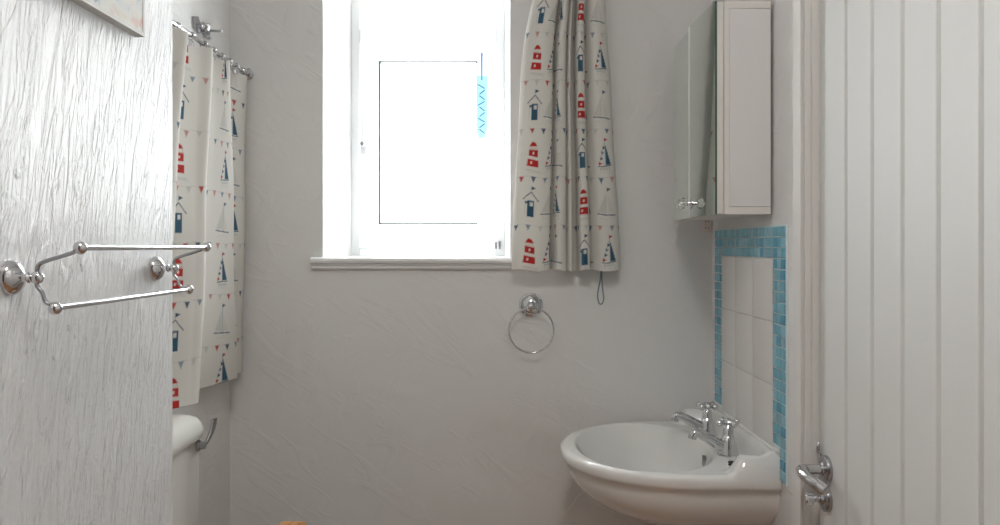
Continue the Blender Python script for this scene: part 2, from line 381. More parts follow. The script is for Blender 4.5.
def hut(U, V, C, x, y):
    line(U, V, C, (x-.022, y+.052), (x, y+.072), .0022, NAVY); line(U, V, C, (x, y+.072), (x+.021, y+.049), .0022, NAVY)
    line(U, V, C, (x-.016, y+.012), (x-.016, y+.054), .0007, GREY, .5); line(U, V, C, (x+.015, y+.012), (x+.015, y+.052), .0007, GREY, .5)
    rect(U, V, C, x, y+.008, .018, .042, np.array((.045, .125, .20))); rect(U, V, C, x+.001, y+.036, .008, .010, CREAM)
    paint(U, V, C, [(x, y+.087), (x+.012, y+.083), (x, y+.077)], NAVY); line(U, V, C, (x, y+.072), (x, y+.087), .0008, GREY)
    paint(U, V, C, [(x-.017, y+.046), (x-.008, y+.047), (x-.012, y+.039)], NAVY)
def boat(U, V, C, x, y):
    paint(U, V, C, [(x+.001, y+.078), (x+.018, y+.022), (x+.001, y+.022)], np.array((.045, .125, .20)))
    line(U, V, C, (x-.020, y+.018), (x+.020, y+.020), .0022, NAVY)
    paint(U, V, C, [(x, y+.090), (x+.010, y+.086), (x, y+.081)], RED); line(U, V, C, (x, y+.02), (x, y+.09), .0008, GREY)
    for i, (q, z) in enumerate(((-.004, .066), (-.008, .053), (-.012, .040), (-.016, .027))):
        paint(U, V, C, [(x+q-.002, y+z+.004), (x+q+.007, y+z-.001), (x+q-.001, y+z-.006)], (NAVY, GREY, NAVY, RED)[i])
    line(U, V, C, (x-.019, y+.022), (x, y+.078), .0008, GREY, .6)
    for q in (-.012, -.004, .004, .012): disc(U, V, C, x+q, y+.012, .0032, GREY, .65); disc(U, V, C, x+q, y+.012, .0018, CREAM)
    for q in (-.015, -.009, -.003, .003, .009, .015): line(U, V, C, (x+q, y+.007), (x+q+.002, y+.001), .0008, GREY, .5)
def bigboat(U, V, C, x, y):
    paint(U, V, C, [(x-.003, y+.074), (x-.027, y+.024), (x-.003, y+.022)], PALE, a=.8)
    paint(U, V, C, [(x+.003, y+.066), (x+.016, y+.022), (x+.003, y+.022)], PALE, a=.45)
    line(U, V, C, (x, y+.018), (x, y+.086), .0008, GREY, .8)
    paint(U, V, C, [(x, y+.088), (x+.012, y+.084), (x, y+.078)], GREY*.6)
    line(U, V, C, (x-.029, y+.020), (x+.024, y+.015), .0024, NAVY)
    for q in (-.02, -.013, -.006, .001, .008, .015): line(U, V, C, (x+q, y+.012), (x+q+.002, y+.004), .0008, GREY, .45)
FL = [NAVY, PALE, GREY, RED, PALE, PINK, PALE*.95, GREY, NAVY*1.5, PINK]
def print_cloth(U, V, ztop_bunt, pitch, u_house, per=.30, alt=0, b1=.108, b2=.195):
    """U = cloth length along the width, V = height; returns linear colours"""
    C = np.ones((len(U), 4)); C[:, :3] = CREAM
    k0 = int((V.max()-ztop_bunt)/pitch)+1; k1 = int((V.min()-ztop_bunt)/pitch)-2
    u0, u1 = U.min(), U.max()
    for k in range(k1, k0+1):
        zb = ztop_bunt+k*pitch
        n = int((u1-u0)/.033)+2
        for i in range(-1, n):
            x = u0+i*.033+(.009 if k % 2 else 0); s = .0022*math.sin(i*1.3)
            line(U, V, C, (x, zb+s), (x+.033, zb+.0022*math.sin((i+1)*1.3)), .0008, GREY, .35)
            c = FL[(i*7+k*3) % len(FL)]; h = .0155 if (i+k) % 3 else .0135
            paint(U, V, C, [(x+.003, zb+s), (x+.0165, zb+s), (x+.0098, zb+s-h)], c, a=.9)
        j0 = int(math.floor((u0-u_house)/per))-1; j1 = int(math.ceil((u1-u_house)/per))+1
        for j in range(j0, j1+1):
            x = u_house+j*per; y = zb-.118; par = (k+j+alt) % 2
            (lighthouse if par else hut)(U, V, C, x, y+.008)
            (boat if par else bigboat)(U, V, C, x+b1, y+.006)
            (bigboat if par else boat)(U, V, C, x+b2, y+.006)
    return C
def arc(P): 
    s = [0.]
    for a, b_ in zip(P, P[1:]): s.append(s[-1]+math.hypot(b_[0]-a[0], b_[1]-a[1]))
    return np.array(s)
def resample(P, n):
    P = np.array([(p[0], p[1]) for p in P]); s = arc(P); t = np.linspace(0, s[-1], n)
    return np.stack([np.interp(t, s, P[:, 0]), np.interp(t, s, P[:, 1])], 1), s[-1]
def keyed(P, n_each):        # equal number of samples per control span, so folds stay matched from top to bottom
    return np.array([(p.x, p.y) for p in catmull([(a, b_, 0) for a, b_ in P], n_each)])

# --- curtain at the window
z0, z1 = H-.063, H+.90
ctrl = [(.031, 2.062), (.045, 2.052), (.073, 2.046), (.102, 2.048), (.125, 2.058), (.130, 2.072), (.124, 2.090), (.136, 2.078), (.147, 2.046), (.163, 2.044), (.173, 2.060), (.166, 2.088), (.179, 2.062), (.190, 2.062), (.190, 2.090), (.204, 2.092), (.206, 2.060), (.214, 2.040), (.230, 2.044), (.236, 2.066), (.228, 2.086), (.243, 2.072), (.262, 2.054), (.285, 2.052), (.305, 2.062), (.316, 2.080)]
base = keyed(ctrl, 10)
_, L = resample(base, 10)
s = arc(base); nU = 230; t = np.linspace(0, s[-1], nU)
bx = np.interp(t, s, base[:, 0]); by = np.interp(t, s, base[:, 1])
nV = 500; zz = np.linspace(z0, z1, nV)
def edge(tab, z):
    ys = [H+(246-y)*2.06/F for y, _ in tab][::-1]; xs = [(x-500)*2.06/F for _, x in tab][::-1]
    return np.interp(z, ys, xs)
el = [(-90, 548), (-40, 540), (0, 532.5), (20, 528), (36, 525), (70, 521), (140, 518), (210, 513.5), (270, 511.5)]
er = [(-90, 598), (-40, 602), (0, 606), (70, 611), (140, 614.5), (205, 619), (270, 621.5)]
xl = edge(el, zz)[:, None]; xr = edge(er, zz)[:, None]
f = (bx-.031)/.285
wob = .06*np.sin(2*PI*(f[None, :]*1.0))*np.sin((zz[:, None]-z0)*3.2)*.5
X = xl+(xr-xl)*(f[None, :]+wob*.35)
comp = ((xr-xl)/.285)
Y = 2.068+(by[None, :]-2.068)*(1.0+.35*(1-comp))+.0025*np.sin(zz[:, None]*17+f[None, :]*9)
Y = np.minimum(Y, 2.108)
Z = np.repeat(zz[:, None], nU, 1)+ .0025*np.sin(f[None, :]*20)*(zz[:, None] < z0+.3)
w = MB(); w.v = [tuple(p) for p in np.stack([X, Y, Z], -1).reshape(-1, 3).tolist()]
w.f = [(i*nU+k, i*nU+k+1, (i+1)*nU+k+1, (i+1)*nU+k) for i in range(nV-1) for k in range(nU-1)]; w.m = [0]*len(w.f)
Ug = np.repeat(t[None, :], nV, 0).ravel(); Vg = np.repeat(zz[:, None], nU, 1).ravel()
w.c = print_cloth(Ug, Vg, H+.052, .1245, .048, per=.352, b1=.056, b2=.128, alt=1)
cur = thing('window_curtain', 'cream cotton curtain printed with lighthouses and beach huts, gathered right of the window', 'curtain', (.17, 2.07, z0))
c1 = obj('printed_cloth', w, M['cloth'], cur, ang=180); md = c1.modifiers.new('t', 'SOLIDIFY'); md.thickness = .001
cy = 2.085; cx = (601-500)*cy/F
cp = catmull([(cx, cy, H-.03), (cx-.001, cy, H-.080), (cx-.006, cy, H-.108), (cx-.009, cy-.001, H-.132), (cx-.005, cy-.002, H-.150), (cx+.002, cy-.002, H-.151), (cx+.007, cy-.001, H-.138), (cx+.004, cy, H-.110), (cx+.002, cy, H-.080), (cx+.001, cy, H-.03)], 6)
obj('tie_cord', MB().tube(cp, .0017, 8), M['cord'], cur)
rod = thing('window_curtain_rail', 'white rail above the window that holds the gathered lighthouse curtain', 'curtain rail', (-.1, 2.075, H+.91))
w = MB().tube([(-.56, 2.072, H+.91), (.40, 2.072, H+.91)], .009, 16); w.ball((-.565, 2.072, H+.91), .015); w.ball((.405, 2.072, H+.91), .015)
obj('rail', w, M['gloss'], rod)
for x in (-.50, .36): obj('rail_bracket', MB().tube([(x, 2.072, H+.91), (x, 2.12, H+.91)], .007, 12).lathe([(0, .02), (.006, .018)], (x, 2.12, H+.91), (0, -1, 0), 20), M['gloss'], rod)

# --- curtain over the toilet recess
topc = [(-.690, 1.46), (-.675, 1.53), (-.680, 1.58), (-.668, 1.62), (-.650, 1.655), (-.690, 1.690), (-.690, 1.725), (-.672, 1.77), (-.652, 1.803), (-.688, 1.825), (-.690, 1.855), (-.675, 1.89), (-.650, 1.918), (-.690, 1.945), (-.690, 1.985), (-.674, 2.03), (-.666, 2.075), (-.672, 2.108)]
botc = [(-.700, 1.36), (-.690, 1.42), (-.670, 1.47), (-.668, 1.53), (-.676, 1.58), (-.690, 1.600), (-.668, 1.62), (-.645, 1.655), (-.638, 1.690), (-.690, 1.720), (-.705, 1.780), (-.696, 1.84), (-.664, 2.000), (-.697, 2.018), (-.702, 2.040), (-.690, 2.06), (-.680, 2.085), (-.682, 2.108)]
zt, zb = H+.448, H-.332
tp = keyed(topc, 14); bt = keyed(botc, 14)
mid = (tp+bt)/2; s = arc(bt)*.6+arc(tp)*.4; nU = 400; t = np.linspace(0, s[-1], nU)
T = np.stack([np.interp(t, s, tp[:, 0]), np.interp(t, s, tp[:, 1])], 1); B = np.stack([np.interp(t, s, bt[:, 0]), np.interp(t, s, bt[:, 1])], 1)
nV = 400; zz = np.linspace(zb, zt, nV); a = ((zz-zb)/(zt-zb))[:, None]
X = B[None, :, 0]*(1-a)+T[None, :, 0]*a; Y = B[None, :, 1]*(1-a)+T[None, :, 1]*a
X = np.maximum(X+.002*np.sin(zz[:, None]*14+t[None, :]*11), -.712)
sag = .004*np.abs(np.sin(t/ s[-1]*PI*9))
Z = np.repeat(zz[:, None], nU, 1)-(a**8)*sag[None, :]
w = MB(); w.v = [tuple(p) for p in np.stack([X, Y, Z], -1).reshape(-1, 3).tolist()]
w.f = [(i*nU+k, i*nU+k+1, (i+1)*nU+k+1, (i+1)*nU+k) for i in range(nV-1) for k in range(nU-1)]; w.m = [0]*len(w.f)
# place the house column on the panel seen beside the wall corner
pk = (B[:, 1] > 1.62) & (B[:, 1] < 1.66); uh = float(t[pk].mean())-.022
pb = (B[:, 1] > 1.90) & (B[:, 1] < 1.96) & (B[:, 0] > -.69); ub = float(t[pb].mean())
pc_ = (B[:, 1] > 2.045) & (B[:, 1] < 2.085); uc = float(t[pc_].mean())-.012
Ug = np.repeat(t[None, :], nV, 0).ravel(); Vg = np.repeat(zz[:, None], nU, 1).ravel()
w.c = print_cloth(Ug, Vg, H+.007, .1225, uh, per=.62, b1=ub-uh, b2=uc-uh, alt=1)
cur2 = thing('recess_curtain', 'cream sailboat print curtain hanging from a chrome rod in the left recess', 'curtain', (-.67, 1.8, zb))
c2 = obj('printed_cloth', w, M['cloth'], cur2, ang=180); md = c2.modifiers.new('t', 'SOLIDIFY'); md.thickness = .001
zr = zt+.010
for k, y in enumerate((1.50, 1.58, 1.655, 1.73, 1.803, 1.86, 1.918, 1.97, 2.02, 2.075)):
    P = [(-.672+.0085*math.cos(q), y, zr-.001+.0085*math.sin(q)) for q in [2*PI*i/18 for i in range(18)]]
    w = MB().tube(P, .0016, 8, closed=True); w.box(-.677, -.667, y-.004, y+.004, zt-.012, zt-.001, bv=.001)
    obj('curtain_ring', w, M['chrome'], cur2)
r = thing('curtain_rod', 'thin chrome rod along the left recess above the toilet cistern', 'curtain rod', (-.672, 1.7, zr))
obj('rod', MB().tube([(-.672, 1.20, zr), (-.672, 2.12, zr)], .0055, 14), M['chrome'], r)
obj('rod_socket', MB().lathe([(0, .016), (.004, .016), (.010, .009)], (-.672, 2.12, zr), (0, -1, 0), 20), M['chrome'], r)
obj('rod_bracket', MB().tube([(-.72, 1.30, zr), (-.672, 1.30, zr)], .005, 10).lathe([(0, .016), (.004, .014)], (-.72, 1.30, zr), (1, 0, 0), 20), M['chrome'], r)

# hook plate above the rod
hk = thing('wall_hook', 'small chrome hook plate with projecting peg high on the recess wall', 'hook', (-.72, 1.90, H+.53))
hz = H+.528
w = MB().prism_x([(1.858, H+.537), (1.881, H+.543), (1.890, H+.532), (1.925, H+.540), (1.954, H+.536), (1.956, H+.522), (1.940, H+.508), (1.915, H+.514), (1.892, H+.506), (1.862, H+.511)], -.7195, -.713)
obj('back_plate', w, M['satin'], hk)
w = MB().lathe([(0, .013), (.004, .013), (.010, .009), (.016, .010), (.020, .004)], (-.714, 1.905, hz-.004), (1, 0, 0), 20)
obj('boss', w, M['chrome'], hk)
obj('screw', MB().lathe([(-.001, .007), (.006, .006)], (-.714, 1.945, hz-.016), (1, 0, 0), 14), M['chrome'], hk)
obj('peg', MB().tube([(-.716, 1.935, hz-.003), (-.703, 1.938, hz-.003), (-.680, 1.940, hz-.004)], [.005, .0035, .003], 10).ball((-.680, 1.940, hz-.004), .0042), M['chrome'], hk)

# ------------------------------------------------------------------ toilet
to = thing('toilet', 'white toilet with slim wall cistern and raised varnished pine seat in left recess', 'toilet', (-.40, 1.45, 0))
cyl0, cyl1 = 1.262, 1.632; ZT = H-.340
w = MB()
rows = []
for z, ix, iy in ((.555, .012, .016), (.58, .004, .006), (.70, .002, .003), (ZT-.05, 0, 0)):
    rows.append([(x, y, z) for x, y in [(-.7195, cyl0+iy), (-.617+.0-ix-.006, cyl0+iy), (-.611-ix, cyl0+iy+.012), (-.611-ix, cyl1-iy-.014), (-.618-ix, cyl1-iy-.003), (-.63-ix, cyl1-iy), (-.7195, cyl1-iy)]])
w.grid(rows, closed=True); n = len(w.v); w.f += [tuple(range(7))[::-1], tuple(range(n-7, n))]; w.m += [0, 0]
ci = obj('cistern', w, M['cistern'], to, ang=50)
def rr(x0, x1, y0, y1, r, n=6):
    out = []
    for cx_, cy_, a0 in ((x1-r, y0+r, -PI/2), (x1-r, y1-r, 0)):
        for i in range(n+1): q = a0+PI/2*i/n; out.append((cx_+r*math.cos(q), cy_+r*math.sin(q)))
    return out+[(x0, y1), (x0, y0)]
rows = []
for z, e in ((-.050, -.004), (-.048, 0), (-.040, .003), (-.030, .003), (-.018, -.002), (-.008, -.010), (-.002, -.022), (0, -.040)):
    rows.append([(x, y, ZT+z) for x, y in rr(-.7195, -.604+e, cyl0-.006-e, cyl1+.006+e, .022+max(0, .01+e))])
w = MB().grid(rows, closed=True); n0 = len(rows[0]); n = len(w.v); w.f += [tuple(range(n0))[::-1], tuple(range(n-n0, n))]; w.m += [0, 0]
obj('cistern_lid', w, M['cistern'], ci, ang=40)
lv = [(-.606, 1.606, ZT-.065), (-.598, 1.606, ZT-.064), (-.594, 1.610, ZT-.057), (-.590, 1.618, ZT-.045), (-.587, 1.626, ZT-.030), (-.586, 1.630, ZT-.014)]
w = MB().lathe([(0, .012), (.004, .012), (.007, .008), (.016, .007)], (-.611, 1.606, ZT-.063), (1, 0, 0), 20)
pth = catmull(lv, 6); rows = []
for i, p in enumerate(pth):
    q = i/(len(pth)-1); hw = .006+.006*q; th = .0048+.0012*q
    rows.append([(p.x+th*math.cos(g)*.9, p.y+hw*math.sin(g), p.z+th*.2*math.cos(g)) for g in [2*PI*k/12 for k in range(12)]])
n = len(w.v); w.grid(rows, closed=True); w.f += [tuple(range(n, n+12))[::-1], tuple(range(len(w.v)-12, len(w.v)))]; w.m += [0, 0]
obj('flush_lever', w, M['satin'], ci)
obj('flush_pipe', MB().tube(catmull([(-.66, 1.45, .58), (-.66, 1.45, .50), (-.66, 1.45, .36), (-.645, 1.45, .31), (-.60, 1.45, .29), (-.53, 1.45, .285)], 6), .020, 16), M['plastic'], to)
def oval(cx_, a_, b_, n=40, sq=2.2, cyv=1.45):
    out = []
    for i in range(n):
        q = 2*PI*i/n; c, s_ = math.cos(q), math.sin(q)
        out.append((cx_+a_*math.copysign(abs(c)**(2/sq), c), cyv+b_*math.copysign(abs(s_)**(2/sq), s_)))
    return out
rows = []
for z, cx_, a_, b_ in ((0, -.37, .17, .115), (.02, -.37, .165, .11), (.12, -.37, .14, .085), (.20, -.36, .15, .10), (.28, -.33, .19, .15), (.34, -.315, .215, .172), (.385, -.31, .225, .180), (.395, -.31, .220, .176), (.395, -.30, .165, .125), (.37, -.30, .155, .115), (.30, -.31, .13, .095), (.22, -.33, .07, .05), (.21, -.33, .01, .01)):
    rows.append([(x, y, z) for x, y in oval(cx_, a_, b_)])
w = MB().grid(rows, closed=True); w.f += [tuple(range(40))[::-1], tuple(range(len(w.v)-40, len(w.v)))]; w.m += [0, 0]
obj('pan', w, M['ceramic'], to, ang=50)
def lid_outline(x, n=48, grow=0., hgt=.320):
    out = []
    for i in range(n):
        q = 2*PI*i/n; c, s_ = math.cos(q), math.sin(q)
        out.append((x, 1.45+(.185+grow)*math.copysign(abs(c)**(2/2.6), c), .400+hgt/2+(hgt/2+grow)*math.copysign(abs(s_)**(2/4.5), s_)))
    return out
w = MB().grid([lid_outline(-.428, grow=-.006), lid_outline(-.424), lid_outline(-.412), lid_outline(-.408, grow=-.006)], closed=True); w.f += [tuple(range(48))[::-1], tuple(range(len(w.v)-48, len(w.v)))]; w.m += [0, 0]
obj('seat_lid', w, M['pine'], to)
w = MB().grid([lid_outline(-.404, grow=-.07), lid_outline(-.404, grow=-.006), lid_outline(-.400), lid_outline(-.390), lid_outline(-.386, grow=-.006), lid_outline(-.386, grow=-.07), lid_outline(-.404, grow=-.07)], closed=True)
obj('seat', w, M['pine'], to)
for y in (1.39, 1.51): obj('seat_hinge', MB().tube([(-.408, y-.015, .402), (-.408, y+.015, .402)], .008, 12), M['brass'], to)

# ------------------------------------------------------------------ washbasin
ZR = H-.461; BY = 1.845
ba = thing('washbasin', 'white wall-hung oval washbasin with two cross-head taps below the tiled splashback', 'basin', (.45, BY, ZR-.17))
XF = .43
def halfw(X):
    if X >= XF: return .255
    return .255*max(0, 1-((XF-X)/.2885)**2.15)**(1/2.15)
CX = .33
def outline(q):
    c, s_ = math.cos(q), math.sin(q); lo, hi = 0, .6
    for _ in range(40):
        mm = (lo+hi)/2; X_, Y_ = CX+c*mm, s_*mm
        if X_ < .5645 and X_ > XF-.2885 and abs(Y_) < halfw(X_): lo = mm
        else: hi = mm
    return (CX+c*lo, s_*lo)
def inner(q):
    c, s_ = math.cos(q), math.sin(q); a_, b_ = (.148, .216); p = 2.15
    rr_ = (abs(c/a_)**p+abs(s_/b_)**p)**(-1/p)
    return (.329+c*rr_, s_*rr_)
# extra angles so the square wall corners stay crisp
qs = [2*PI*i/144 for i in range(144)]
for sy in (1, -1): qs.append(math.atan2(sy*.2549, .5644-CX) % (2*PI))
qs = sorted(qs); nq = len(qs)
def sst(a_, b_, x): 
    t_ = min(1, max(0, (x-a_)/(b_-a_))); return t_*t_*(3-2*t_)
def deck(X_, Y_):
    up = .046*sst(.530, .548, X_)
    wing = .036*sst(.462, .490, X_)*sst(.200, .222, abs(Y_))
    fade = 1-sst(.240, .2555, abs(Y_))*.35
    return max(up, wing)*fade
def wp(x, y, z): return (x, BY+y, z)
rows = []
for i in range(15):      # bowl, from waste to inner lip
    s_ = .10+.9*i/14
    r_ = []
    for q in qs:
        ix, iy = inner(q); cx_ = .40*(1-s_)+.325*s_
        r_.append(wp(cx_+(ix-.325)*s_, iy*s_, ZR-.008-.128*(1-s_**2.8)))
    rows.append(r_)
for i in range(1, 29):   # lip and deck
    t_ = i/28; r_ = []
    for q in qs:
        ix, iy = inner(q); ox_, oy_ = outline(q)
        X_, Y_ = ix+(ox_-ix)*t_, iy+(oy_-iy)*t_
        wd = math.hypot(ox_-ix, oy_-iy)
        edge_d = min(t_*wd, .010)/.010; ed2 = min((1-t_)*wd, .012)/.012
        z_ = ZR-.008*(1-edge_d)**2-.006*(1-ed2)**2*(0 if X_ > .55 else 1)
        r_.append(wp(X_, Y_, z_+deck(X_, Y_)))
    rows.append(r_)
top_out = [outline(q) for q in qs]
def shrink(X_, Y_, cph, dx=0.):
    nx = XF-(XF-X_)*cph if X_ < XF else X_
    return nx, Y_*cph
for dz, k in ((-.012, 1.005), (-.022, 1.003), (-.030, .988), (-.034, .955)):
    rows.append([wp(*shrink(X_, Y_, k), ZR+dz) for X_, Y_ in top_out])
for i in range(1, 12):
    ph = PI/2*i/12; k = .945*math.cos(ph)
    k = max(k, .02)
    rows.append([wp(*shrink(X_, Y_, .955*math.cos(ph)), ZR-.034-.134*math.sin(ph)) for X_, Y_ in top_out])
w = MB().grid(rows, closed=True); w.f += [tuple(range(nq))[::-1], tuple(range(len(w.v)-nq, len(w.v)))]; w.m += [0, 0]
obj('bowl', w, M['ceramic'], ba, ang=60)
obj('plug_hole', MB().lathe([(0, .021), (.003, .021), (.004, .017), (.003, .012)], (.40, BY, ZR-.136), (0, 0, 1), 24), M['chrome'], ba)
w = MB().lathe([(0, .013), (.003, .013), (.0045, .010)], (.4725, BY-.015, ZR-.034), (-1, 0, .25), 20)
for dy in (-.007, 0, .007): w.box(.4675, .4700, BY-.015+dy-.0012, BY-.015+dy+.0012, ZR-.038, ZR-.022)
obj('overflow_grille', w, M['satin'], ba)
w = MB().tube([(.4865+.006*math.cos(q), BY-.175+.006*math.sin(q), ZR+.007) for q in [2*PI*i/14 for i in range(14)]], .0018, 8, closed=True).lathe([(0, .007), (.005, .006), (.007, .003)], (.4865, BY-.172, ZR-.002), (0, 0, 1), 14)
obj('chain_stay', w, M['dark'], ba)
def tap(y, ry):
    b = (.504, y, ZR-.001); e = wloc(ba)
    w = MB().lathe([(0, .0240), (.003, .0240), (.005, .0215), (.012, .0205), (.024, .0180), (.034, .0155), (.041, .0142), (.043, .0125), (.047, .0115), (.060, .0105), (.063, .0085), (.068, .006)], b, (0, 0, 1), 32)
    t_ = obj('tap', w, M['chrome'], ba, origin=b)
    p = catmull([(b[0]-.004, y, b[2]+.016), (b[0]-.030, y, b[2]+.030), (b[0]-.052, y, b[2]+.042), (b[0]-.068, y, b[2]+.049), (b[0]-.077, y, b[2]+.047), (b[0]-.080, y, b[2]+.037)], 6)
    n_ = len(p); obj('spout', MB().tube(p, [.0140-.0045*min(1, i/(n_*.6)) for i in range(n_)], 18), M['chrome'], t_)
    w = MB().lathe([(-.006, .007), (-.004, .009), (.002, .0105), (.005, .009), (.0075, .007), (.009, .003)], (b[0], y, b[2]+.073), (0, 0, 1), 20)
    for k in range(4):
        q = ry+k*PI/2; d = Vector((math.cos(q), math.sin(q), 0)); c = Vector((b[0], y, b[2]+.073))
        w.tube([c+d*.004, c+d*.018], [.0055, .0046], 10); w.ball(c+d*.0225, .0078, 14)
    obj('cross_handle', w, M['chrome'], t_)
tap(1.755, .35); tap(1.935, .75)
w = MB().lathe([(0, .028), (-.012, .028), (-.014, .020), (-.035, .020), (-.037, .032), (-.10, .032), (-.112, .026), (-.114, .01)], (.45, BY, ZR-.165), (0, 0, 1), 28)
w.tube([(.45, BY, ZR-.215), (.564, BY, ZR-.215)], .018, 16)
obj('bottle_trap', w, M['plastic'], ba)
for y in (1.755, 1.935):
    w = MB().tube(catmull([(.504, y, ZR-.03), (.500, y, ZR-.18), (.500, y*.6+BY*.4, ZR-.30), (.545, y*.6+BY*.4, ZR-.40), (.545, y*.6+BY*.4, .02)], 6), .0065, 12)
    obj('supply_pipe', w, M['copper'], ba)

# ------------------------------------------------------------------ tiled splashback
TY0, TY1, TZ1, TZ0 = 1.560, 2.068, H+.0405, ZR-.012
sb = thing('tiled_splashback', 'white tile splashback framed by blue glass mosaic between basin and mirror cabinet', 'splashback', (XR, (TY0+TY1)/2, ZR))
obj('grout_bed', MB().box(XR-.004, XR, TY0-.002, TY1+.002, ZR+.046, TZ1+.002).box(XR-.004, XR, TY0-.002, BY-.257, TZ0, ZR+.046), M['grout'], sb)
w = MB(); P = .0222
def mtile(y0, y1, z0_, z1_):
    g = .0012; w.box(XR-.0068, XR-.0038, y0+g, y1-g, z0_+g, z1_-g, random.choice((0, 0, 1, 1, 2, 3, 3, 4)), .0008)
ny = 24; ph = (TY1-TY0)/ny
for r_ in range(3):
    for k in range(ny): mtile(TY0+k*ph, TY0+(k+1)*ph, TZ1-(r_+1)*.0218, TZ1-r_*.0218)
zz_ = TZ1-3*.0218; k = 0
while zz_-P > ZR+.045:
    for c in range(3):
        mtile(TY0+c*P, TY0+(c+1)*P, zz_-P, zz_); mtile(TY1-(c+1)*P, TY1-c*P, zz_-P, zz_)
    zz_ -= P
while zz_-P > TZ0-.01:       # the near strip runs on down beside the basin
    mtile(TY0, BY-.257, zz_-P, zz_); zz_ -= P
obj('mosaic_border', w, BLUES, sb)
w = MB(); ya, yb = TY0+3*P, TY1-3*P; ztop = TZ1-3*.0218
ys = [ya, ya+.130, ya+.260, yb]; zs = [ztop, ztop-.130, ztop-.260, ztop-.390, ZR+.046]
for i in range(3):
    for j in range(4):
        if zs[j]-zs[j+1] > .01: w.box(XR-.0072, XR-.0038, ys[i]+.0010, ys[i+1]-.0010, zs[j+1]+.0010, zs[j]-.0010, 0, .0006)
w.box(XR-.0050, XR-.0036, ya, yb, ZR+.046, ztop, 1)
obj('white_tile', w, [M['tile'], M['grout2']], sb)
w = MB().tube([(XR-.006, 1.60, ZR+.046), (XR-.006, 2.098, ZR+.046)], .004, 8)
obj('sealant_bead', w, M['plastic'], sb)

# ------------------------------------------------------------------ mirror cabinet
CY0, CY1, CZ0, CZ1 = 1.639, 2.022, H+.0655, H+.505
cb = thing('mirror_cabinet', 'white wall cabinet with two mirrored doors and crystal knobs above the basin', 'cabinet', (.51, 1.83, CZ0))
XA, XB = .4625, .5585
w = MB().box(XA, XB, CY0, CY1, CZ0, CZ0+.015, bv=.0008); w.box(XA, XB, CY0, CY1, CZ1-.015, CZ1, bv=.0008)
w.box(XA, XA+.010, CY0+.0002, CY0+.016, CZ0+.015, CZ1-.015); w.box(XB-.004, XB, CY0+.01, CY1-.01, CZ0+.01, CZ1-.01)
w.box(XB, XR, CY0+.03, CY1-.03, CZ1-.10, CZ1-.06)
obj('carcass', w, M['melamine2'], cb)
obj('side_panel', MB().box(XA+.0106, XB-.0004, CY0+.0006, CY0+.016, CZ0+.0160, CZ1-.0160), M['melamine'], cb)
obj('side_panel', MB().box(XA, XB, CY1-.016, CY1, CZ0+.015, CZ1-.015), M['melamine'], cb)
def ajar(mb, k):
    if k == 0:
        a_ = math.radians(2.4); c_, s_ = math.cos(a_), math.sin(a_); px_, py_ = .4475, CY0
        mb.v = [(px_+(x-px_)*c_-(y-py_)*s_, py_+(x-px_)*s_+(y-py_)*c_, z) for x, y, z in mb.v]
    return mb
for k, (y0, y1, ky) in enumerate(((CY0, 1.8345, 1.808), (1.8375, CY1, 1.866))):
    d = obj('door', ajar(MB().box(.4475, .4615, y0+.001, y1-.001, CZ0+.001, CZ1-.001, bv=.001), k), M['melamine2'], cb)
    w = MB().box(.4435, .4475, y0, y1, CZ0, CZ1)
    w.m = [1, 1, 1, 1, 0, 1]
    mr = obj('mirror_glass', ajar(w, k), [M['mirror'], M['greenedge']], d, smooth=False)
    if k == 0: obj('bevel_strip', ajar(MB().box(.4429, .4436, y1-.009, y1, CZ0+.001, CZ1-.001), 0), M['gloss'], d)
    kb = obj('knob_stem', ajar(MB().lathe([(0, .008), (.002, .008), (.004, .004), (.012, .004)], (.4435, ky, H+.097), (-1, 0, 0), 16), k), M['chrome'], d)
    obj('crystal_knob', ajar(MB().lathe([(.011, .006), (.014, .0105), (.019, .013), (.024, .0115), (.028, .006), (.029, .001)], (.4435, ky, H+.097), (-1, 0, 0), 8), k), M['crystal'], d, ang=10)

# small plate on the back wall under the cabinet
x0, x1 = .5385, .5625
w = MB().box(x0, x1, YB-.008, YB, H+.037, H+.077, bv=.002)
pl = thing('wall_plate', 'tiny pinkish white plastic plate on back wall corner below mirror cabinet', 'wall plate', ((x0+x1)/2, YB, H+.037))
obj('plate', w, M['plate'], pl)
w = MB()
for zz_ in (H+.048, H+.066):
    for xx in (x0+.008, x0+.016): w.box(xx-.001, xx+.001, YB-.0088, YB-.0075, zz_-.003, zz_+.003)
obj('slot', w, M['slotgrey'], pl)

# ------------------------------------------------------------------ towel ring
tr = thing('towel_ring', 'round chrome towel ring mounted on the back wall below the window curtain', 'towel ring', (.0826, YB, H-.157))
rx, rz = .0826, H-.157
obj('rosette', MB().lathe([(-.001, .0325), (.003, .0325), (.006, .031), (.008, .027), (.0075, .0255), (.0105, .024), (.016, .018), (.018, .011), (.026, .008), (.034, .008)], (rx, YB, rz), (0, -1, 0), 40), M['chrome'], tr)
obj('knuckle', MB().ball((rx, YB-.038, rz), .0095).tube([(rx-.009, YB-.038, rz-.004), (rx+.009, YB-.038, rz-.004)], .005, 12), M['chrome'], tr)
R_ = .0585; P = [(rx-.0005+R_*math.sin(q), YB-.040+.0*math.cos(q), rz-.005-R_+R_*math.cos(q)) for q in [2*PI*i/72 for i in range(72)]]
obj('ring', MB().tube(P, .0025, 12, closed=True), M['chrome'], tr)

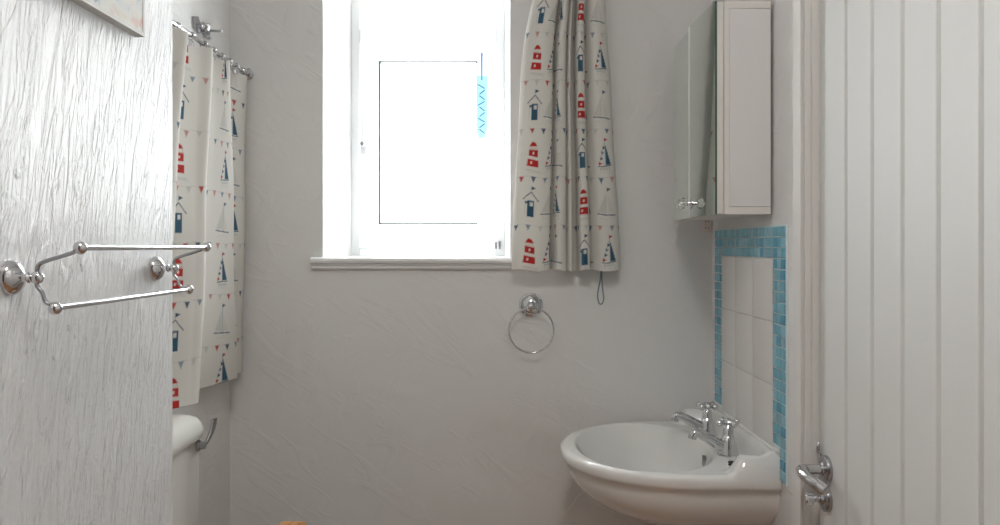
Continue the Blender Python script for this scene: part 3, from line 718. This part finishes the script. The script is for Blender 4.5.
# ------------------------------------------------------------------ double towel rail on the left wall
tw = thing('towel_rail', 'double chrome towel rail with two bars on the near left wall', 'towel rail', (XN, 1.08, H-.036))
zc = H-.0355
for y in (.893, 1.268):
    m_ = obj('wall_mount', MB().lathe([(0, .0200), (.003, .0200), (.006, .0185), (.010, .0145), (.013, .0085), (.015, .0050), (.019, .0045), (.021, .0065), (.023, .0045), (.033, .0045)], (XN, y, zc), (1, 0, 0), 36).ball((XN+.030, y, zc), .0075, 20), M['chrome'], tw)
    for (ex, ez) in ((-.4695, H-.002), (-.4975, H-.0695)):
        s_ = 1 if ez > zc else -1
        P = catmull([(XN+.030, y, zc+.003*s_), (XN+.0305, y, zc+.010*s_), (XN+.036, y, zc+.017*s_), (ex-.012, y, ez-.006*s_), (ex, y, ez)], 7)
        obj('curved_arm', MB().tube(P, .0024, 10), M['satin'], m_)
for (ex, ez) in ((-.4695, H-.002), (-.4975, H-.0695)):
    w = MB().tube([(ex, .885, ez), (ex, 1.276, ez)], .0036, 16)
    bar_ = obj('bar', w, M['chrome'], tw)
    for y in (.889, 1.270): obj('end_ball', MB().ball((ex, y, ez), .0076, 20), M['chrome'], bar_)

# ------------------------------------------------------------------ picture
py0, py1, pz0, pz1 = .78, 1.198, H+.3145, H+.72
pc = thing('canvas_picture', 'small picture of pastel flowers in a pale frame high on left wall', 'picture', (XN, 1.0, pz0))
w = MB(); fw = .006
w.box(XN, XN+.015, py0, py0+fw, pz0, pz1); w.box(XN, XN+.015, py1-fw, py1, pz0, pz1); w.box(XN, XN+.015, py0+fw, py1-fw, pz0, pz0+fw); w.box(XN, XN+.015, py0+fw, py1-fw, pz1-fw, pz1)
obj('picture_frame', w, M['picframe'], pc)
obj('printed_canvas', MB().box(XN, XN+.0142, py0+fw, py1-fw, pz0+fw, pz1-fw), M['canvas'], pc)

# ------------------------------------------------------------------ added fill light, unseen behind the camera, lifts the room's brightness
cl = thing('added_fill_light', 'added unseen fill light, a glowing dome overhead behind the viewer', 'fill light', (0, .25, ZC))
obj('fill_light_base', MB().lathe([(0, .16), (-.015, .16), (-.02, .155)], (0, .25, ZC), (0, 0, 1), 40), M['gloss'], cl)
obj('fill_light_dome', MB().lathe([(-.02, .15), (-.045, .145), (-.065, .12), (-.078, .08), (-.083, .03), (-.084, .001)], (0, .25, ZC), (0, 0, 1), 40), M['lamp'], cl)

# ------------------------------------------------------------------ daylight
wd = bpy.data.worlds.new('overcast_sky'); bpy.context.scene.world = wd; wd.use_nodes = True; nt = wd.node_tree; nt.nodes.clear()
o = nt.nodes.new('ShaderNodeOutputWorld'); bg = nt.nodes.new('ShaderNodeBackground'); tc = nt.nodes.new('ShaderNodeTexCoord'); sx = nt.nodes.new('ShaderNodeSeparateXYZ')
mr = nt.nodes.new('ShaderNodeMapRange'); mr.inputs['From Min'].default_value = -.25; mr.inputs['From Max'].default_value = .15
mr.inputs['To Min'].default_value = 4.5; mr.inputs['To Max'].default_value = 10.5
bg.inputs['Color'].default_value = (.96, .985, 1, 1)
nt.links.new(tc.outputs['Generated'], sx.inputs[0]); nt.links.new(sx.outputs['Z'], mr.inputs['Value']); nt.links.new(mr.outputs['Result'], bg.inputs['Strength']); nt.links.new(bg.outputs[0], o.inputs[0])
ld = bpy.data.lights.new('window_portal', 'AREA'); ld.shape = 'RECTANGLE'; ld.size = .46; ld.size_y = .98; ld.cycles.is_portal = True
lo = bpy.data.objects.new('window_portal', ld); COL.objects.link(lo); lo.location = (-.216, 2.47, (ZS+WT)/2); lo.rotation_euler = (-PI/2, 0, 0)

# ------------------------------------------------------------------ camera
cd = bpy.data.cameras.new('camera'); cam = bpy.data.objects.new('camera', cd); COL.objects.link(cam)
cam.location = (0, 0, H); cam.rotation_euler = (PI/2, 0, 0)
cd.sensor_fit = 'HORIZONTAL'; cd.sensor_width = 36; cd.lens = 36*F/1000; cd.shift_x = 0; cd.shift_y = -(262.5-246)/1000; cd.clip_start = .02
sc = bpy.context.scene; sc.camera = cam
sc.view_settings.view_transform = 'Standard'; sc.view_settings.look = 'None'; sc.view_settings.gamma = 1; sc.view_settings.use_curve_mapping = False
sc.view_settings.exposure = 1.1
